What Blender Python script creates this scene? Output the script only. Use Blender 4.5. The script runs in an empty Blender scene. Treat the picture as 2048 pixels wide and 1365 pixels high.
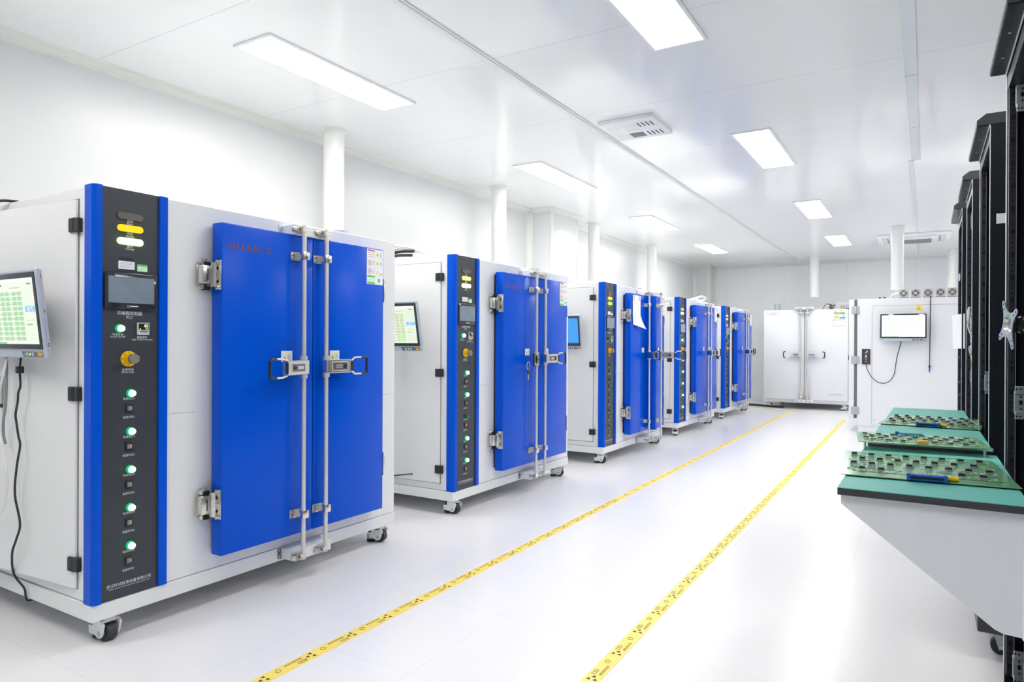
import bpy, bmesh, math, random
from mathutils import Vector, Matrix
random.seed(7)
PI = math.pi
sc = bpy.context.scene
C = sc.collection

# ------------------------------------------------------------------ materials
MATS = {}
def lin(c):
    return tuple(((v/255)/12.92 if v/255 <= .04045 else ((v/255+.055)/1.055)**2.4) for v in c)

def mat(name, rgb, rough=.4, metal=0., emit=0., spec=.5, noise=0., bump=0., nscale=40., emit_rgb=None, aniso=0.):
    if name in MATS: return MATS[name]
    m = bpy.data.materials.new(name); m.use_nodes = True
    nt = m.node_tree; b = nt.nodes['Principled BSDF']
    col = lin(rgb) + (1.,)
    b.inputs['Base Color'].default_value = col
    b.inputs['Roughness'].default_value = rough
    b.inputs['Metallic'].default_value = metal
    b.inputs['Specular IOR Level'].default_value = spec
    if name.startswith('screen'): emit *= .76
    if emit:
        b.inputs['Emission Color'].default_value = lin(emit_rgb or rgb) + (1.,)
        b.inputs['Emission Strength'].default_value = emit
    if noise or bump:
        tc = nt.nodes.new('ShaderNodeTexCoord'); n = nt.nodes.new('ShaderNodeTexNoise')
        n.inputs['Scale'].default_value = nscale; n.inputs['Detail'].default_value = 3
        nt.links.new(tc.outputs['Object'], n.inputs['Vector'])
        if noise:
            mx = nt.nodes.new('ShaderNodeMix'); mx.data_type = 'RGBA'
            mx.inputs['A'].default_value = tuple(v*(1-noise) for v in col[:3]) + (1,)
            mx.inputs['B'].default_value = tuple(min(1, v*(1+noise)) for v in col[:3]) + (1,)
            nt.links.new(n.outputs['Fac'], mx.inputs['Factor']); nt.links.new(mx.outputs['Result'], b.inputs['Base Color'])
        if bump:
            bp = nt.nodes.new('ShaderNodeBump'); bp.inputs['Strength'].default_value = bump; bp.inputs['Distance'].default_value = .001
            nt.links.new(n.outputs['Fac'], bp.inputs['Height']); nt.links.new(bp.outputs['Normal'], b.inputs['Normal'])
    MATS[name] = m
    return m

WHITE = mat('white_powder_coat', (230, 232, 234), .38, noise=.01, bump=.02, nscale=600)
WHITE2 = mat('bright_white_powder_coat', (228, 231, 234), .35, noise=.01, nscale=200)
BLUE = mat('blue_powder_coat', (0, 82, 212), .24, spec=.15, bump=.03, nscale=500)
CHAR = mat('charcoal_panel', (52, 57, 66), .42, noise=.04, nscale=300)
CHROME = mat('chrome', (218, 216, 211), .20, .9)
STEEL = mat('brushed_steel', (226, 222, 216), .40, .7, noise=.03, nscale=60)
GALV = mat('galvanised_steel', (186, 194, 200), .38, .55, noise=.05, nscale=80)
BLACK = mat('black_plastic', (36, 38, 42), .4)
RUBBER = mat('dark_rubber', (52, 52, 56), .6, noise=.05)
DARK = mat('dark_gap', (24, 25, 28), .8)
GREY = mat('grey_plastic', (128, 124, 122), .45)
BEZEL = mat('silver_bezel', (196, 206, 220), .3, .35)
SHELL = mat('monitor_shell', (208, 208, 212), .4, .2)
GLASSK = mat('black_glass', (44, 50, 58), .08, spec=.6)
HMI = mat('film_covered_display', (124, 138, 154), .18, spec=.8, noise=.2, nscale=14, bump=.4)
PILL_OFF = mat('unlit_lamp_lens', (98, 90, 86), .4)
PILL_Y = mat('amber_lamp_lens', (255, 205, 0), .35, emit=.35)
PILL_YW = mat('amber_lamp_lens_lit', (255, 226, 120), .35, emit=.6)
PILL_G = mat('green_lamp_lens_lit', (225, 255, 170), .35, emit=3.2, emit_rgb=(214, 255, 120))
PILL_GD = mat('green_lamp_lens_dim', (150, 232, 80), .35, emit=.5)
LAMP_RIM = mat('green_lamp_rim', (40, 190, 120), .3, emit=.35, emit_rgb=(20, 200, 110))
LAMP_ON = mat('green_lamp_lit', (190, 255, 225), .3, emit=3., emit_rgb=(170, 255, 214))
LAMP_OFF = mat('green_lamp_unlit', (22, 120, 78), .3)
LAMP_DARK = mat('green_lamp_dark', (26, 72, 58), .3)
YELLOW = mat('yellow_plastic', (250, 198, 8), .35)
PRINT = mat('white_print', (226, 230, 236), .5)
REDPRINT = mat('red_print', (120, 58, 88), .45)
GREYPRINT = mat('grey_print', (150, 152, 158), .6)
DARKPRINT = mat('dark_print', (60, 58, 52), .6)
PAPER = mat('paper', (244, 246, 250), .7)
STK_W = mat('white_sticker', (236, 240, 248), .5)
STK_G = mat('green_sticker', (96, 196, 92), .5)
STK_LG = mat('pale_green_sticker', (206, 240, 212), .5)
STK_Y = mat('yellow_sticker', (250, 222, 60), .5)
STK_PY = mat('pale_yellow_sticker', (252, 244, 180), .5)
STK_B = mat('blue_sticker', (90, 160, 214), .5)
STK_TEAL = mat('teal_sticker', (60, 180, 160), .5)
STK_RED = mat('red_sticker', (200, 90, 100), .5)
STK_BR = mat('taupe_sticker', (184, 170, 166), .5)
PVC = mat('white_pvc', (240, 240, 238), .3, noise=.01)
HOSEW = mat('white_hose', (232, 232, 228), .4)
HOSEG = mat('grey_hose', (140, 142, 148), .5)
HOSEK = mat('black_cable_jacket', (40, 42, 46), .5)
RACK = mat('black_rack_coat', (20, 24, 32), .34, spec=.5, bump=.05, nscale=700)
RAIL = mat('rack_rail_coat', (46, 50, 58), .4, bump=.05, nscale=700)
RACKCAP = mat('charcoal_rack_cap', (66, 69, 76), .45, bump=.05, nscale=700)
RACKEDGE = mat('lit_rack_edge', (220, 222, 230), .3, .2)  # light catching the rack edges, painted in as a pale colour
TEAL = mat('teal_esd_mat', (98, 184, 174), .5, noise=.05, nscale=25)
BENCHEDGE = mat('black_bench_edge', (56, 58, 62), .5, noise=.06)
GUSSET = mat('light_grey_panel', (228, 233, 238), .5, noise=.02, nscale=6)
PCB = mat('green_board', (104, 168, 128), .16, noise=.10, nscale=50)
PCBSIDE = mat('board_edge', (150, 170, 110), .5)
CHIPK = mat('chip_black', (40, 40, 46), .45)
CHIPG = mat('chip_leads', (176, 178, 180), .35, .5)
CONN = mat('blue_connector', (20, 90, 186), .4)
ORANGE = mat('orange_button', (236, 160, 52), .4)
CTRL = mat('control_strip', (92, 110, 134), .4)
YTAPE = mat('yellow_floor_tape', (252, 226, 112), .4, noise=.03, nscale=20)
COVE = mat('cove_moulding', (226, 227, 222), .3)
STRIP = mat('ceiling_joint_strip', (222, 225, 225), .28)
ALU = mat('aluminium_strip', (214, 220, 226), .2, .35)
DUCTBOX = mat('grey_box', (214, 214, 218), .4)
CASS = mat('cassette_white', (242, 243, 245), .35)
LIGHTFR = mat('light_frame', (236, 238, 242), .4)
LAMPSTR = 17.
DIFF = mat('lit_diffuser', (255, 255, 255), .5, emit=LAMPSTR, emit_rgb=(255, 251, 244))
def scr(name, rgb, s=.95): return mat(name, rgb, .2, emit=s, spec=.3)
S_BG = mat('screen_background', (30, 30, 30), .15, emit=.9, emit_rgb=(232, 240, 222))
S_HD = mat('screen_header', (30, 30, 30), .15, emit=1., emit_rgb=(246, 250, 246))
S_GR = mat('screen_green_cell', (30, 30, 30), .15, emit=.9, emit_rgb=(140, 204, 146))
S_GR2 = mat('screen_lime_cell', (30, 30, 30), .15, emit=.9, emit_rgb=(176, 224, 146))
S_PK = mat('screen_pink_cell', (30, 30, 30), .15, emit=.9, emit_rgb=(206, 190, 184))
S_BL = mat('screen_blue_box', (30, 30, 30), .15, emit=.95, emit_rgb=(130, 184, 238))
S_LN = mat('screen_lines', (30, 30, 30), .15, emit=.8, emit_rgb=(196, 204, 196))
S_TX = mat('screen_text', (30, 30, 30), .15, emit=.8, emit_rgb=(130, 140, 140))
S_DESK = mat('screen_desktop', (20, 40, 80), .15, emit=.9, emit_rgb=(64, 158, 236))
S_DESKL = mat('screen_desktop_glow', (20, 40, 80), .15, emit=.9, emit_rgb=(150, 206, 246))
S_DESKD = mat('screen_taskbar', (20, 40, 80), .15, emit=.5, emit_rgb=(30, 90, 150))
S_WH = mat('screen_white', (40, 40, 40), .15, emit=1.1, emit_rgb=(252, 254, 252))
S_PG = mat('screen_pale_green', (40, 40, 40), .15, emit=1., emit_rgb=(222, 246, 228))
DIG_W = mat('digit_white', (255, 255, 255), .4, emit=.9)
DIG_Y = mat('digit_yellow_green', (210, 230, 30), .4, emit=.8)

# ---- pattern materials for the room
def line_mat(name, rgb, line_rgb, axis, start, pitch, width, rough, spec=.5, axis2=None, start2=0, pitch2=1, speck=0., blotch=.012):
    m = bpy.data.materials.new(name); m.use_nodes = True
    nt = m.node_tree; b = nt.nodes['Principled BSDF']; N = nt.nodes.new; L = nt.links.new
    b.inputs['Roughness'].default_value = rough; b.inputs['Specular IOR Level'].default_value = spec
    tc = N('ShaderNodeTexCoord'); sp = N('ShaderNodeSeparateXYZ'); L(tc.outputs['Object'], sp.inputs[0])
    def line(ax, st, pt):
        a = N('ShaderNodeMath'); a.operation = 'SUBTRACT'; L(sp.outputs[ax], a.inputs[0]); a.inputs[1].default_value = st
        d = N('ShaderNodeMath'); d.operation = 'PINGPONG'; L(a.outputs[0], d.inputs[0]); d.inputs[1].default_value = pt/2
        e = N('ShaderNodeMath'); e.operation = 'LESS_THAN'; L(d.outputs[0], e.inputs[0]); e.inputs[1].default_value = width/2
        return e
    f = line(axis, start, pitch)
    if axis2 is not None:
        g = line(axis2, start2, pitch2); h = N('ShaderNodeMath'); h.operation = 'MAXIMUM'
        L(f.outputs[0], h.inputs[0]); L(g.outputs[0], h.inputs[1]); f = h
    n = N('ShaderNodeTexNoise'); n.inputs['Scale'].default_value = 1.3; n.inputs['Detail'].default_value = 2; L(tc.outputs['Object'], n.inputs['Vector'])
    base = lin(rgb)
    mx = N('ShaderNodeMix'); mx.data_type = 'RGBA'; L(n.outputs['Fac'], mx.inputs['Factor'])
    mx.inputs['A'].default_value = tuple(v*(1-blotch) for v in base)+(1,); mx.inputs['B'].default_value = tuple(min(1, v*(1+blotch)) for v in base)+(1,)
    cur = mx
    if speck:
        n2 = N('ShaderNodeTexNoise'); n2.inputs['Scale'].default_value = 260; n2.inputs['Detail'].default_value = 2; L(tc.outputs['Object'], n2.inputs['Vector'])
        m3 = N('ShaderNodeMath'); m3.operation = 'GREATER_THAN'; L(n2.outputs['Fac'], m3.inputs[0]); m3.inputs[1].default_value = .64
        m4 = N('ShaderNodeMath'); m4.operation = 'MULTIPLY'; L(m3.outputs[0], m4.inputs[0]); m4.inputs[1].default_value = speck
        mz = N('ShaderNodeMix'); mz.data_type = 'RGBA'; L(m4.outputs[0], mz.inputs['Factor']); L(cur.outputs['Result'], mz.inputs['A'])
        mz.inputs['B'].default_value = lin((150, 150, 156))+(1,); cur = mz
    my = N('ShaderNodeMix'); my.data_type = 'RGBA'; L(f.outputs[0], my.inputs['Factor']); L(cur.outputs['Result'], my.inputs['A'])
    my.inputs['B'].default_value = lin(line_rgb)+(1,); L(my.outputs['Result'], b.inputs['Base Color'])
    if rough < .3:
        n4 = N('ShaderNodeTexNoise'); n4.inputs['Scale'].default_value = 3.; L(tc.outputs['Object'], n4.inputs['Vector'])
        bp = N('ShaderNodeBump'); bp.inputs['Strength'].default_value = .05; bp.inputs['Distance'].default_value = .01
        L(n4.outputs['Fac'], bp.inputs['Height']); L(bp.outputs['Normal'], b.inputs['Normal'])
    return m
FLOORM = line_mat('vinyl_floor', (234, 234, 237), (224, 225, 228), 0, -.329, .60, .004, .26, .45, 1, .04, .60, speck=.16)
CEILM = line_mat('ceiling_panels', (241, 243, 244), (211, 213, 215), 1, 2.13, 1.155, .005, .12, .5)
WALLM = line_mat('wall_panels_side', (217, 219, 221), (218, 220, 222), 1, 2.75, 1.14, .004, .32, .5)
WALLB = line_mat('wall_panels_back', (240, 243, 245), (208, 212, 214), 0, -1.315, 1.14, .004, .30, .5)
WALLP = mat('wall_plain', (222, 224, 226), .26)

# ------------------------------------------------------------------ mesh builder
TXT = {}
def text_polys(s, sp=1.):
    if (s, sp) in TXT: return TXT[s, sp]
    bold = .018 if sp > 1 else 0.
    cu = bpy.data.curves.new('t', 'FONT'); cu.body = s; cu.size = 1.; cu.align_x = 'CENTER'; cu.align_y = 'CENTER'; cu.resolution_u = 2; cu.space_character = sp; cu.offset = bold
    o = bpy.data.objects.new('t', cu); C.objects.link(o)
    dg = bpy.context.evaluated_depsgraph_get(); dg.update()
    me = bpy.data.meshes.new_from_object(o.evaluated_get(dg))
    r = ([v.co.copy() for v in me.vertices], [tuple(p.vertices) for p in me.polygons])
    bpy.data.objects.remove(o); bpy.data.curves.remove(cu); bpy.data.meshes.remove(me)
    TXT[s, sp] = r
    return r

class MB:
    def __init__(s): s.bm = bmesh.new(); s.m = []
    def mi(s, m):
        if m not in s.m: s.m.append(m)
        return s.m.index(m)
    def _tag(s, geom, m):
        i = s.mi(m)
        for f in geom:
            if isinstance(f, bmesh.types.BMFace): f.material_index = i
    def box(s, x0, x1, y0, y1, z0, z1, m, bev=0., seg=1, M=None):
        t = bmesh.new()
        mt = Matrix.Translation(((x0+x1)/2, (y0+y1)/2, (z0+z1)/2)) @ Matrix.Diagonal((abs(x1-x0), abs(y1-y0), abs(z1-z0), 1))
        bmesh.ops.create_cube(t, size=1, matrix=mt)
        if bev: bmesh.ops.bevel(t, geom=t.edges[:], offset=bev, segments=seg, profile=.5, affect='EDGES')
        s._merge(t, m, M); return s
    def _merge(s, t, m, M=None):
        i = s.mi(m); vm = {}
        for v in t.verts: vm[v] = s.bm.verts.new(M @ v.co if M else v.co)
        for f in t.faces:
            try: nf = s.bm.faces.new([vm[v] for v in f.verts]); nf.material_index = i
            except ValueError: pass
        t.free()
    def poly(s, pts, m):
        f = s.bm.faces.new([s.bm.verts.new(p) for p in pts]); f.material_index = s.mi(m); return s
    def prism(s, pts, d, m):
        """extrude the polygon pts (3d) by vector d"""
        d = Vector(d); i = s.mi(m)
        a = [s.bm.verts.new(p) for p in pts]; b = [s.bm.verts.new(Vector(p)+d) for p in pts]
        n = len(pts); fs = [s.bm.faces.new(a), s.bm.faces.new(b[::-1])]
        for k in range(n): fs.append(s.bm.faces.new([a[k], b[k], b[(k+1) % n], a[(k+1) % n]]))
        for f in fs: f.material_index = i
        bmesh.ops.recalc_face_normals(s.bm, faces=fs)
        return s
    def cyl(s, p0, p1, r, m, seg=20, r2=None, caps=True, capm=None):
        p0, p1 = Vector(p0), Vector(p1); r2 = r if r2 is None else r2
        d = (p1-p0).normalized(); u = d.orthogonal().normalized(); w = d.cross(u); i = s.mi(m)
        A = [s.bm.verts.new(p0+(u*math.cos(a)+w*math.sin(a))*r) for a in (2*PI*k/seg for k in range(seg))]
        B = [s.bm.verts.new(p1+(u*math.cos(a)+w*math.sin(a))*r2) for a in (2*PI*k/seg for k in range(seg))]
        for k in range(seg):
            f = s.bm.faces.new([A[k], A[(k+1) % seg], B[(k+1) % seg], B[k]]); f.material_index = i
        if caps:
            f = s.bm.faces.new(A[::-1]); f.material_index = i
            f = s.bm.faces.new(B); f.material_index = s.mi(capm) if capm else i
        return s
    def tube(s, pts, r, m, seg=10, smooth=0):
        P = [Vector(p) for p in pts]
        if smooth and len(P) > 2:
            Q = []
            for k in range(len(P)-1):
                a, b, c, d = P[max(k-1, 0)], P[k], P[k+1], P[min(k+2, len(P)-1)]
                for j in range(smooth):
                    t = j/smooth
                    Q.append(.5*((2*b)+(c-a)*t+(2*a-5*b+4*c-d)*t*t+(3*b-a-3*c+d)*t**3))
            P = Q+[P[-1]]
        i = s.mi(m); rings = []; u = None
        for k, p in enumerate(P):
            d = (P[min(k+1, len(P)-1)]-P[max(k-1, 0)]).normalized()
            if u is None: u = d.orthogonal().normalized()
            else: u = (u-d*u.dot(d)).normalized()
            w = d.cross(u)
            rings.append([s.bm.verts.new(p+(u*math.cos(a)+w*math.sin(a))*r) for a in (2*PI*j/seg for j in range(seg))])
        for k in range(len(rings)-1):
            for j in range(seg):
                f = s.bm.faces.new([rings[k][j], rings[k][(j+1) % seg], rings[k+1][(j+1) % seg], rings[k+1][j]]); f.material_index = i
        f = s.bm.faces.new(rings[0][::-1]); f.material_index = i
        f = s.bm.faces.new(rings[-1]); f.material_index = i
        return s
    def text(s, body, size, org, ux, uz, m, sp=1.):
        vs, fs = text_polys(body, sp); org, ux, uz = Vector(org), Vector(ux), Vector(uz); i = s.mi(m)
        nv = [s.bm.verts.new(org+ux*(v.x*size)+uz*(v.y*size)) for v in vs]
        for f in fs:
            try: g = s.bm.faces.new([nv[k] for k in f]); g.material_index = i
            except ValueError: pass
        return s
    def mesh(s, name):
        me = bpy.data.meshes.new(name); s.bm.normal_update(); s.bm.to_mesh(me); s.bm.free()
        for m in s.m: me.materials.append(m)
        me.polygons.foreach_set('use_smooth', [True]*len(me.polygons)); me.set_sharp_from_angle(angle=.5)
        me.update(); return me

CACHE = {}
def part(name, key, fn, parent=None, loc=(0, 0, 0), rot=(0, 0, 0)):
    """one mesh object; fn(mb) fills the builder, meshes with the same key are shared"""
    if key is None or key not in CACHE:
        b = MB(); fn(b); me = b.mesh(name)
        if key is not None: CACHE[key] = me
    else: me = CACHE[key]
    o = bpy.data.objects.new(name, me); C.objects.link(o); o.parent = parent
    o.location = loc; o.rotation_euler = rot
    return o
def tag(o, label, cat, group=None):
    o['label'] = label; o['category'] = cat
    if group: o['group'] = group
    return o
def thing(name, label, cat, loc=(0, 0, 0), rot=(0, 0, 0), group=None):
    o = bpy.data.objects.new(name, None); C.objects.link(o); o.empty_display_size = .1
    o.location = loc; o.rotation_euler = rot
    return tag(o, label, cat, group)
def struct(name, fn):
    o = part(name, None, fn); o['kind'] = 'structure'; return o

H = 2.78; XW = -4.14; YB = 14.6; XR = 1.75; YF = -2.6

# ------------------------------------------------------------------ room
struct('floor', lambda b: b.box(XW-.1, XR+.1, YF-.1, YB+.1, -.05, 0, FLOORM))
struct('ceiling', lambda b: b.box(XW-.1, XR+.1, YF-.1, YB+.1, H, H+.05, CEILM))
struct('wall_left', lambda b: b.box(XW-.1, XW, YF-.1, YB+.1, 0, H, WALLM))
struct('wall_back', lambda b: b.box(XW, XR, YB, YB+.1, 0, H, WALLB))
struct('wall_right', lambda b: b.box(XR, XR+.1, YF-.1, YB+.1, 0, H, WALLM))
struct('wall_front', lambda b: b.box(XW, XR, YF-.1, YF, 0, H, mat('wall_grey', (150, 156, 160), .4)))  # unseen wall, greyed to cut light bounced onto the ovens
def pier(b):
    b.box(XW, -3.82, 7.2, 7.9, 0, H, WALLP, .02, 3)
    b.box(-3.86, -3.81, 7.19, 7.24, 0, H-.05, COVE, .02, 3)
    b.box(-3.86, -3.812, 7.86, 7.908, 0, H-.05, COVE, .02, 3)
struct('wall_left_pier', pier)
def pier2(b):
    b.box(XW, -3.83, 14.1, YB, 0, H, WALLP, .02, 3)
    b.box(-3.87, -3.82, 14.09, 14.14, 0, H-.05, COVE, .02, 3)
struct('wall_corner_pier', pier2)
def cove_pts(c0, s1, s2, r=.055, n=6):
    """concave quarter profile between directions s1, s2 from the corner c0"""
    c0, s1, s2 = Vector(c0), Vector(s1), Vector(s2)
    P = [c0, c0+s1*r]
    for k in range(1, n):
        a = PI/2*k/n
        P.append(c0+s1*(r-r*.72*math.sin(a))+s2*(r-r*.72*math.cos(a)))
    return P+[c0+s2*r]
def cove(name, c0, s1, s2, d):
    struct(name, lambda b: b.prism(cove_pts(c0, s1, s2), d, COVE))
cove('trim_1', (XW, YF, H), (1, 0, 0), (0, 0, -1), (0, 7.2-YF, 0))
cove('trim_2', (XW, 7.9, H), (1, 0, 0), (0, 0, -1), (0, 14.1-7.9, 0))
cove('trim_3', (-3.83, YB, H), (0, -1, 0), (0, 0, -1), (XR+3.83, 0, 0))
cove('trim_4', (-3.82, 7.15, H), (1, 0, 0), (0, 0, -1), (0, .8, 0))
cove('trim_5', (XW, 7.2, H), (0, -1, 0), (0, 0, -1), (.37, 0, 0))
cove('trim_6', (XW, 7.2, 0), (1, 0, 0), (0, -1, 0), (0, 0, H-.05))
cove('trim_7', (XW, 14.1, 0), (1, 0, 0), (0, -1, 0), (0, 0, H-.05))
cove('trim_8', (-3.83, YB, 0), (1, 0, 0), (0, -1, 0), (0, 0, H-.05))
cove('trim_9', (XW, 14.1, H), (0, -1, 0), (0, 0, -1), (.34, 0, 0))
def cstrip(b):
    b.box(-2.185, -2.125, YF, YB, H-.006, H, STRIP, .002)
    b.box(-2.168, -2.142, YF, YB, H-.010, H-.005, STRIP, .002)
struct('trim_10', cstrip)
def rstrip(b):
    b.box(-.116, -.052, YF, 6.95, H-.008, H, ALU, .002)
    for y in (1.2, 3.55, 4.75, 5.9): b.box(-.118, -.050, y, y+.01, H-.0095, H, STRIP)
struct('trim_11', rstrip)
struct('trim_12', lambda b: b.box(-.146, -.102, 6.98, YB, H-.006, H, STRIP, .002))
struct('baseboard_left', lambda b: b.box(XW, XW+.012, YF, 14.1, 0, .1, WHITE, .003))
struct('baseboard_back', lambda b: b.box(-3.83, XR, YB-.012, YB, 0, .1, WHITE, .003))

# ------------------------------------------------------------------ ceiling lights
def light(x0, y0, label):
    t = thing('ceiling_light', label, 'light', (x0, y0, H), group='flat ceiling light panels')
    def fr(b):
        w, l = .30, 1.21
        for a in ((0, w, 0, .02), (0, w, l-.02, l), (0, .02, .02, l-.02), (w-.02, w, .02, l-.02)):
            b.box(a[0], a[1], a[2], a[3], -.012, 0, LIGHTFR, .002)
    part('frame', 'lf', fr, t)
    part('diffuser', 'ld', lambda b: b.box(.018, .282, .018, 1.192, -.009, -.003, DIFF), t)
light(-3.26, 2.405, 'largest ceiling light panel, at upper left above the nearest blue oven')
light(-3.245, 5.34, 'second ceiling light panel of the left row, between two white pipes near the pier')
light(-3.275, 8.28, 'third ceiling light panel of the left row, just past the boxed wall pier')
light(-3.285, 11.13, 'last ceiling light panel of the left row, above the farthest blue oven')
light(-1.30, 2.43, 'ceiling light panel cut off by the top edge of the photo')
light(-1.305, 5.38, 'ceiling light panel between the square ceiling vent and the aluminium strip')
light(-1.315, 8.32, 'ceiling light panel of the middle row, third from the front')
light(-1.325, 11.15, 'small farthest ceiling light panel beside the air conditioner cassette')
light(-3.25, -.53, 'added unseen ceiling light panel behind the camera, in line with the left row')  # added lamp, out of view, brightens the near left floor
light(-1.30, -.53, 'added unseen ceiling light panel behind the camera, in line with the middle row')  # added lamp, out of view, evens the light at the near end
light(.65, 2.43, 'ceiling light panel above the nearest black rack')
light(.65, 11.15, 'added ceiling light panel above the side-on white oven, unseen behind the racks')  # added lamp, unseen, lifts the back wall and far oven
light(.65, 5.38, 'ceiling light panel behind the farthest black rack')

# ------------------------------------------------------------------ ceiling vent and cassette
def vent(b):
    b.box(-.21, .21, -.225, .225, -.03, 0, CASS, .006, 2)
t = thing('ceiling_vent', 'square white ceiling vent with small slots beside the centre ceiling strip', 'vent', (-1.865, 4.84, H))
part('housing', None, vent, t)
def slots(b):
    for cx, cy in ((.11, .12), (.11, -.10)):
        for k in range(4): b.box(cx-.05+k*.032, cx-.05+k*.032+.008, cy-.045, cy+.045, -.0312, -.0295, DARK)
    for k in range(5): b.box(-.08, .03, .07+k*.022, .07+k*.022+.010, -.0312, -.0295, DARK)
part('grille', None, lambda b: slots(b), t)
def slots2(b):
    for cx, cy in ((-.13, .12), (-.13, -.12)):
        for k in range(4): b.box(cx-.05+k*.032, cx-.05+k*.032+.008, cy-.045, cy+.045, -.0312, -.0295, CASS)
    b.box(-.07, .03, -.02, .05, -.0312, -.0295, STRIP); b.box(-.06, .05, -.12, -.05, -.0312, -.0295, STRIP)
part('louver', None, slots2, t)
t = thing('air_conditioner', 'white ceiling cassette air conditioner above the side-on white oven', 'air conditioner', (-.17, 11.95, H))
def cass(b):
    b.box(-.475, .475, -.475, .475, -.035, 0, CASS, .012, 3)
    b.box(-.30, .30, -.30, .30, -.062, -.03, CASS, .01, 2)
part('housing', None, cass, t)
def cgr(b):
    b.box(-.25, .25, -.25, .25, -.068, -.06, CASS, .003)
    for k in range(14): b.box(-.23, .23, -.235+k*.034, -.235+k*.034+.018, -.0695, -.066, GREY)
part('grille', None, cgr, t)
def cflap(b):
    for sx, sy in ((0, 1), (0, -1)):
        b.box(-.28, .28, sy*.375-.035, sy*.375+.035, -.045, -.033, STRIP, .003); b.box(-.28, .28, sy*.335-.006, sy*.335+.006, -.042, -.033, GREY)
    for sx in (1, -1):
        b.box(sx*.375-.035, sx*.375+.035, -.28, .28, -.045, -.033, STRIP, .003); b.box(sx*.335-.006, sx*.335+.006, -.28, .28, -.042, -.033, GREY)
part('louver', None, cflap, t)

# ------------------------------------------------------------------ exhaust pipes
def pipe(x, y, zb, label):
    t = thing('exhaust_pipe', label, 'pipe', (x, y, zb), group='white pipes from the ceiling')
    part('tube', None, lambda b: b.cyl((0, 0, 0), (0, 0, H-zb-.001), .078, PVC, 40), t)
    part('collar', 'pc', lambda b: b.cyl((0, 0, -.012), (0, 0, 0), .092, PVC, 40), t, (0, 0, H-zb))
pipe(-3.89, 3.765, 1.741, 'largest white pipe, coming down behind the nearest blue oven')
pipe(-3.815, 6.01, 1.741, 'white pipe just left of the boxed wall pier')
pipe(-3.86, 8.48, 1.741, 'white pipe just right of the boxed wall pier')
pipe(-3.89, 10.85, 1.741, 'thin distant white pipe above the doors of the oven with paper on it')
pipe(-1.75, 13.52, 2.012, 'white pipe hanging open above the white oven at the back wall')
pipe(-.345, 10.76, 1.915, 'white pipe in front of the ceiling air conditioner')
pipe(.375, 13.7, 1.765, 'white pipe partly hidden by the farthest black rack')

# ------------------------------------------------------------------ the blue ovens
W = 1.69; ZB = .10; ZT = 1.737
FX = (0, 1, 0); UP = (0, 0, 1)          # text axes on an oven front (facing +x, reading along +y)

def caster(par, x, y, flip, key='caster'):
    def hous(b):
        b.cyl((0, 0, .084), (0, 0, .10), .040, STEEL, 20)
        b.box(-.046, .046, -.042, .042, .094, .10, GALV, .002)
        pts = [(-.020, .082), (.034, .082), (.052, .072), (.040, .030), (.030, .018), (.014, .016), (-.004, .024), (-.048, .024), (-.050, .056), (-.020, .058)]
        for y0 in (-.036, .028): b.prism([(p[0], y0, p[1]) for p in pts], (0, .008, 0), WHITE)
        b.box(-.022, .036, -.036, .036, .072, .085, WHITE, .004, 2)
        b.box(-.052, -.022, -.036, .036, .022, .052, WHITE, .010, 2)
        for y0 in (-.0375, .0345): b.cyl((.022, y0, .034), (.022, y0+.003, .034), .010, GALV, 14)
    c = part('caster', key, hous, par, (x, y, 0), (0, 0, flip))
    part('wheel', key+'w', lambda b: (b.cyl((.022, -.018, .034), (.022, .018, .034), .0335, RUBBER, 32), b.cyl((.022, -.027, .034), (.022, .027, .034), .010, GREY, 16)), c)
    part('levelling_foot', key+'f', lambda b: (b.cyl((-.036, 0, .0015), (-.036, 0, .012), .026, RUBBER, 20), b.cyl((-.036, 0, .012), (-.036, 0, .052), .009, STEEL, 12), b.cyl((-.036, 0, .052), (-.036, 0, .072), .020, BLACK, 14)), c)
    return c

def pill(b, u, z, m, w=.10, h=.026):
    n = 10; r = h/2; P = []
    for k in range(n+1): a = PI/2+PI*k/n; P.append((u-w/2+r+r*math.cos(a), z+r*math.sin(a)))
    for k in range(n+1): a = -PI/2+PI*k/n; P.append((u+w/2-r+r*math.cos(a), z+r*math.sin(a)))
    b.prism([(0, p[0], p[1]) for p in P], (.006, 0, 0), m)

def hinge_parts(b, s):
    """chunky chrome hinge; s=+1 hinge on the left of a door, -1 on its right.  Local: y=0 at the door edge, z=0 mid-height"""
    def Y(a, c): return (min(s*a, s*c), max(s*a, s*c))
    h = .067
    pts = [(-.066, -.045), (-.045, -h), (-.022, -h), (-.022, h), (-.045, h), (-.066, .045)]
    b.prism([(0, s*p[0], p[1]) for p in pts], (.012, 0, 0), CHROME)
    b.box(.01, .046, *Y(-.064, -.016), -.040, .040, CHROME, .008, 2)
    b.box(.0455, .0465, *Y(-.040, -.035), -.024, .024, DARK)
    for z in (-.053, .053):
        b.cyl((.01, s*-.048, z), (.024, s*-.048, z), .010, CHROME, 14)
        b.cyl((.01, s*-.030, z*1.08), (.026, s*-.030, z*1.08), .009, CHROME, 14)
        b.box(.01, .03, *Y(-.040, -.014), z-.012, z+.004, DARK, .002)
    b.cyl((.052, s*-.012, -.052), (.052, s*-.012, .052), .0145, CHROME, 18)
    b.cyl((.052, s*-.012, -.024), (.052, s*-.012, .024), .0165, CHROME, 18)
    b.box(.045, .088, *Y(-.006, 0), -.064, .064, CHROME, .004, 2)
    for z in (-.054, .054, 0): b.cyl((.072, s*-.006, z), (.072, s*-.014, z), .009, CHROME, 12)
    for z in (-.028, .028): b.cyl((.066, s*-.006, z), (.066, s*-.0066, z), .008, DARK, 12)

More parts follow.
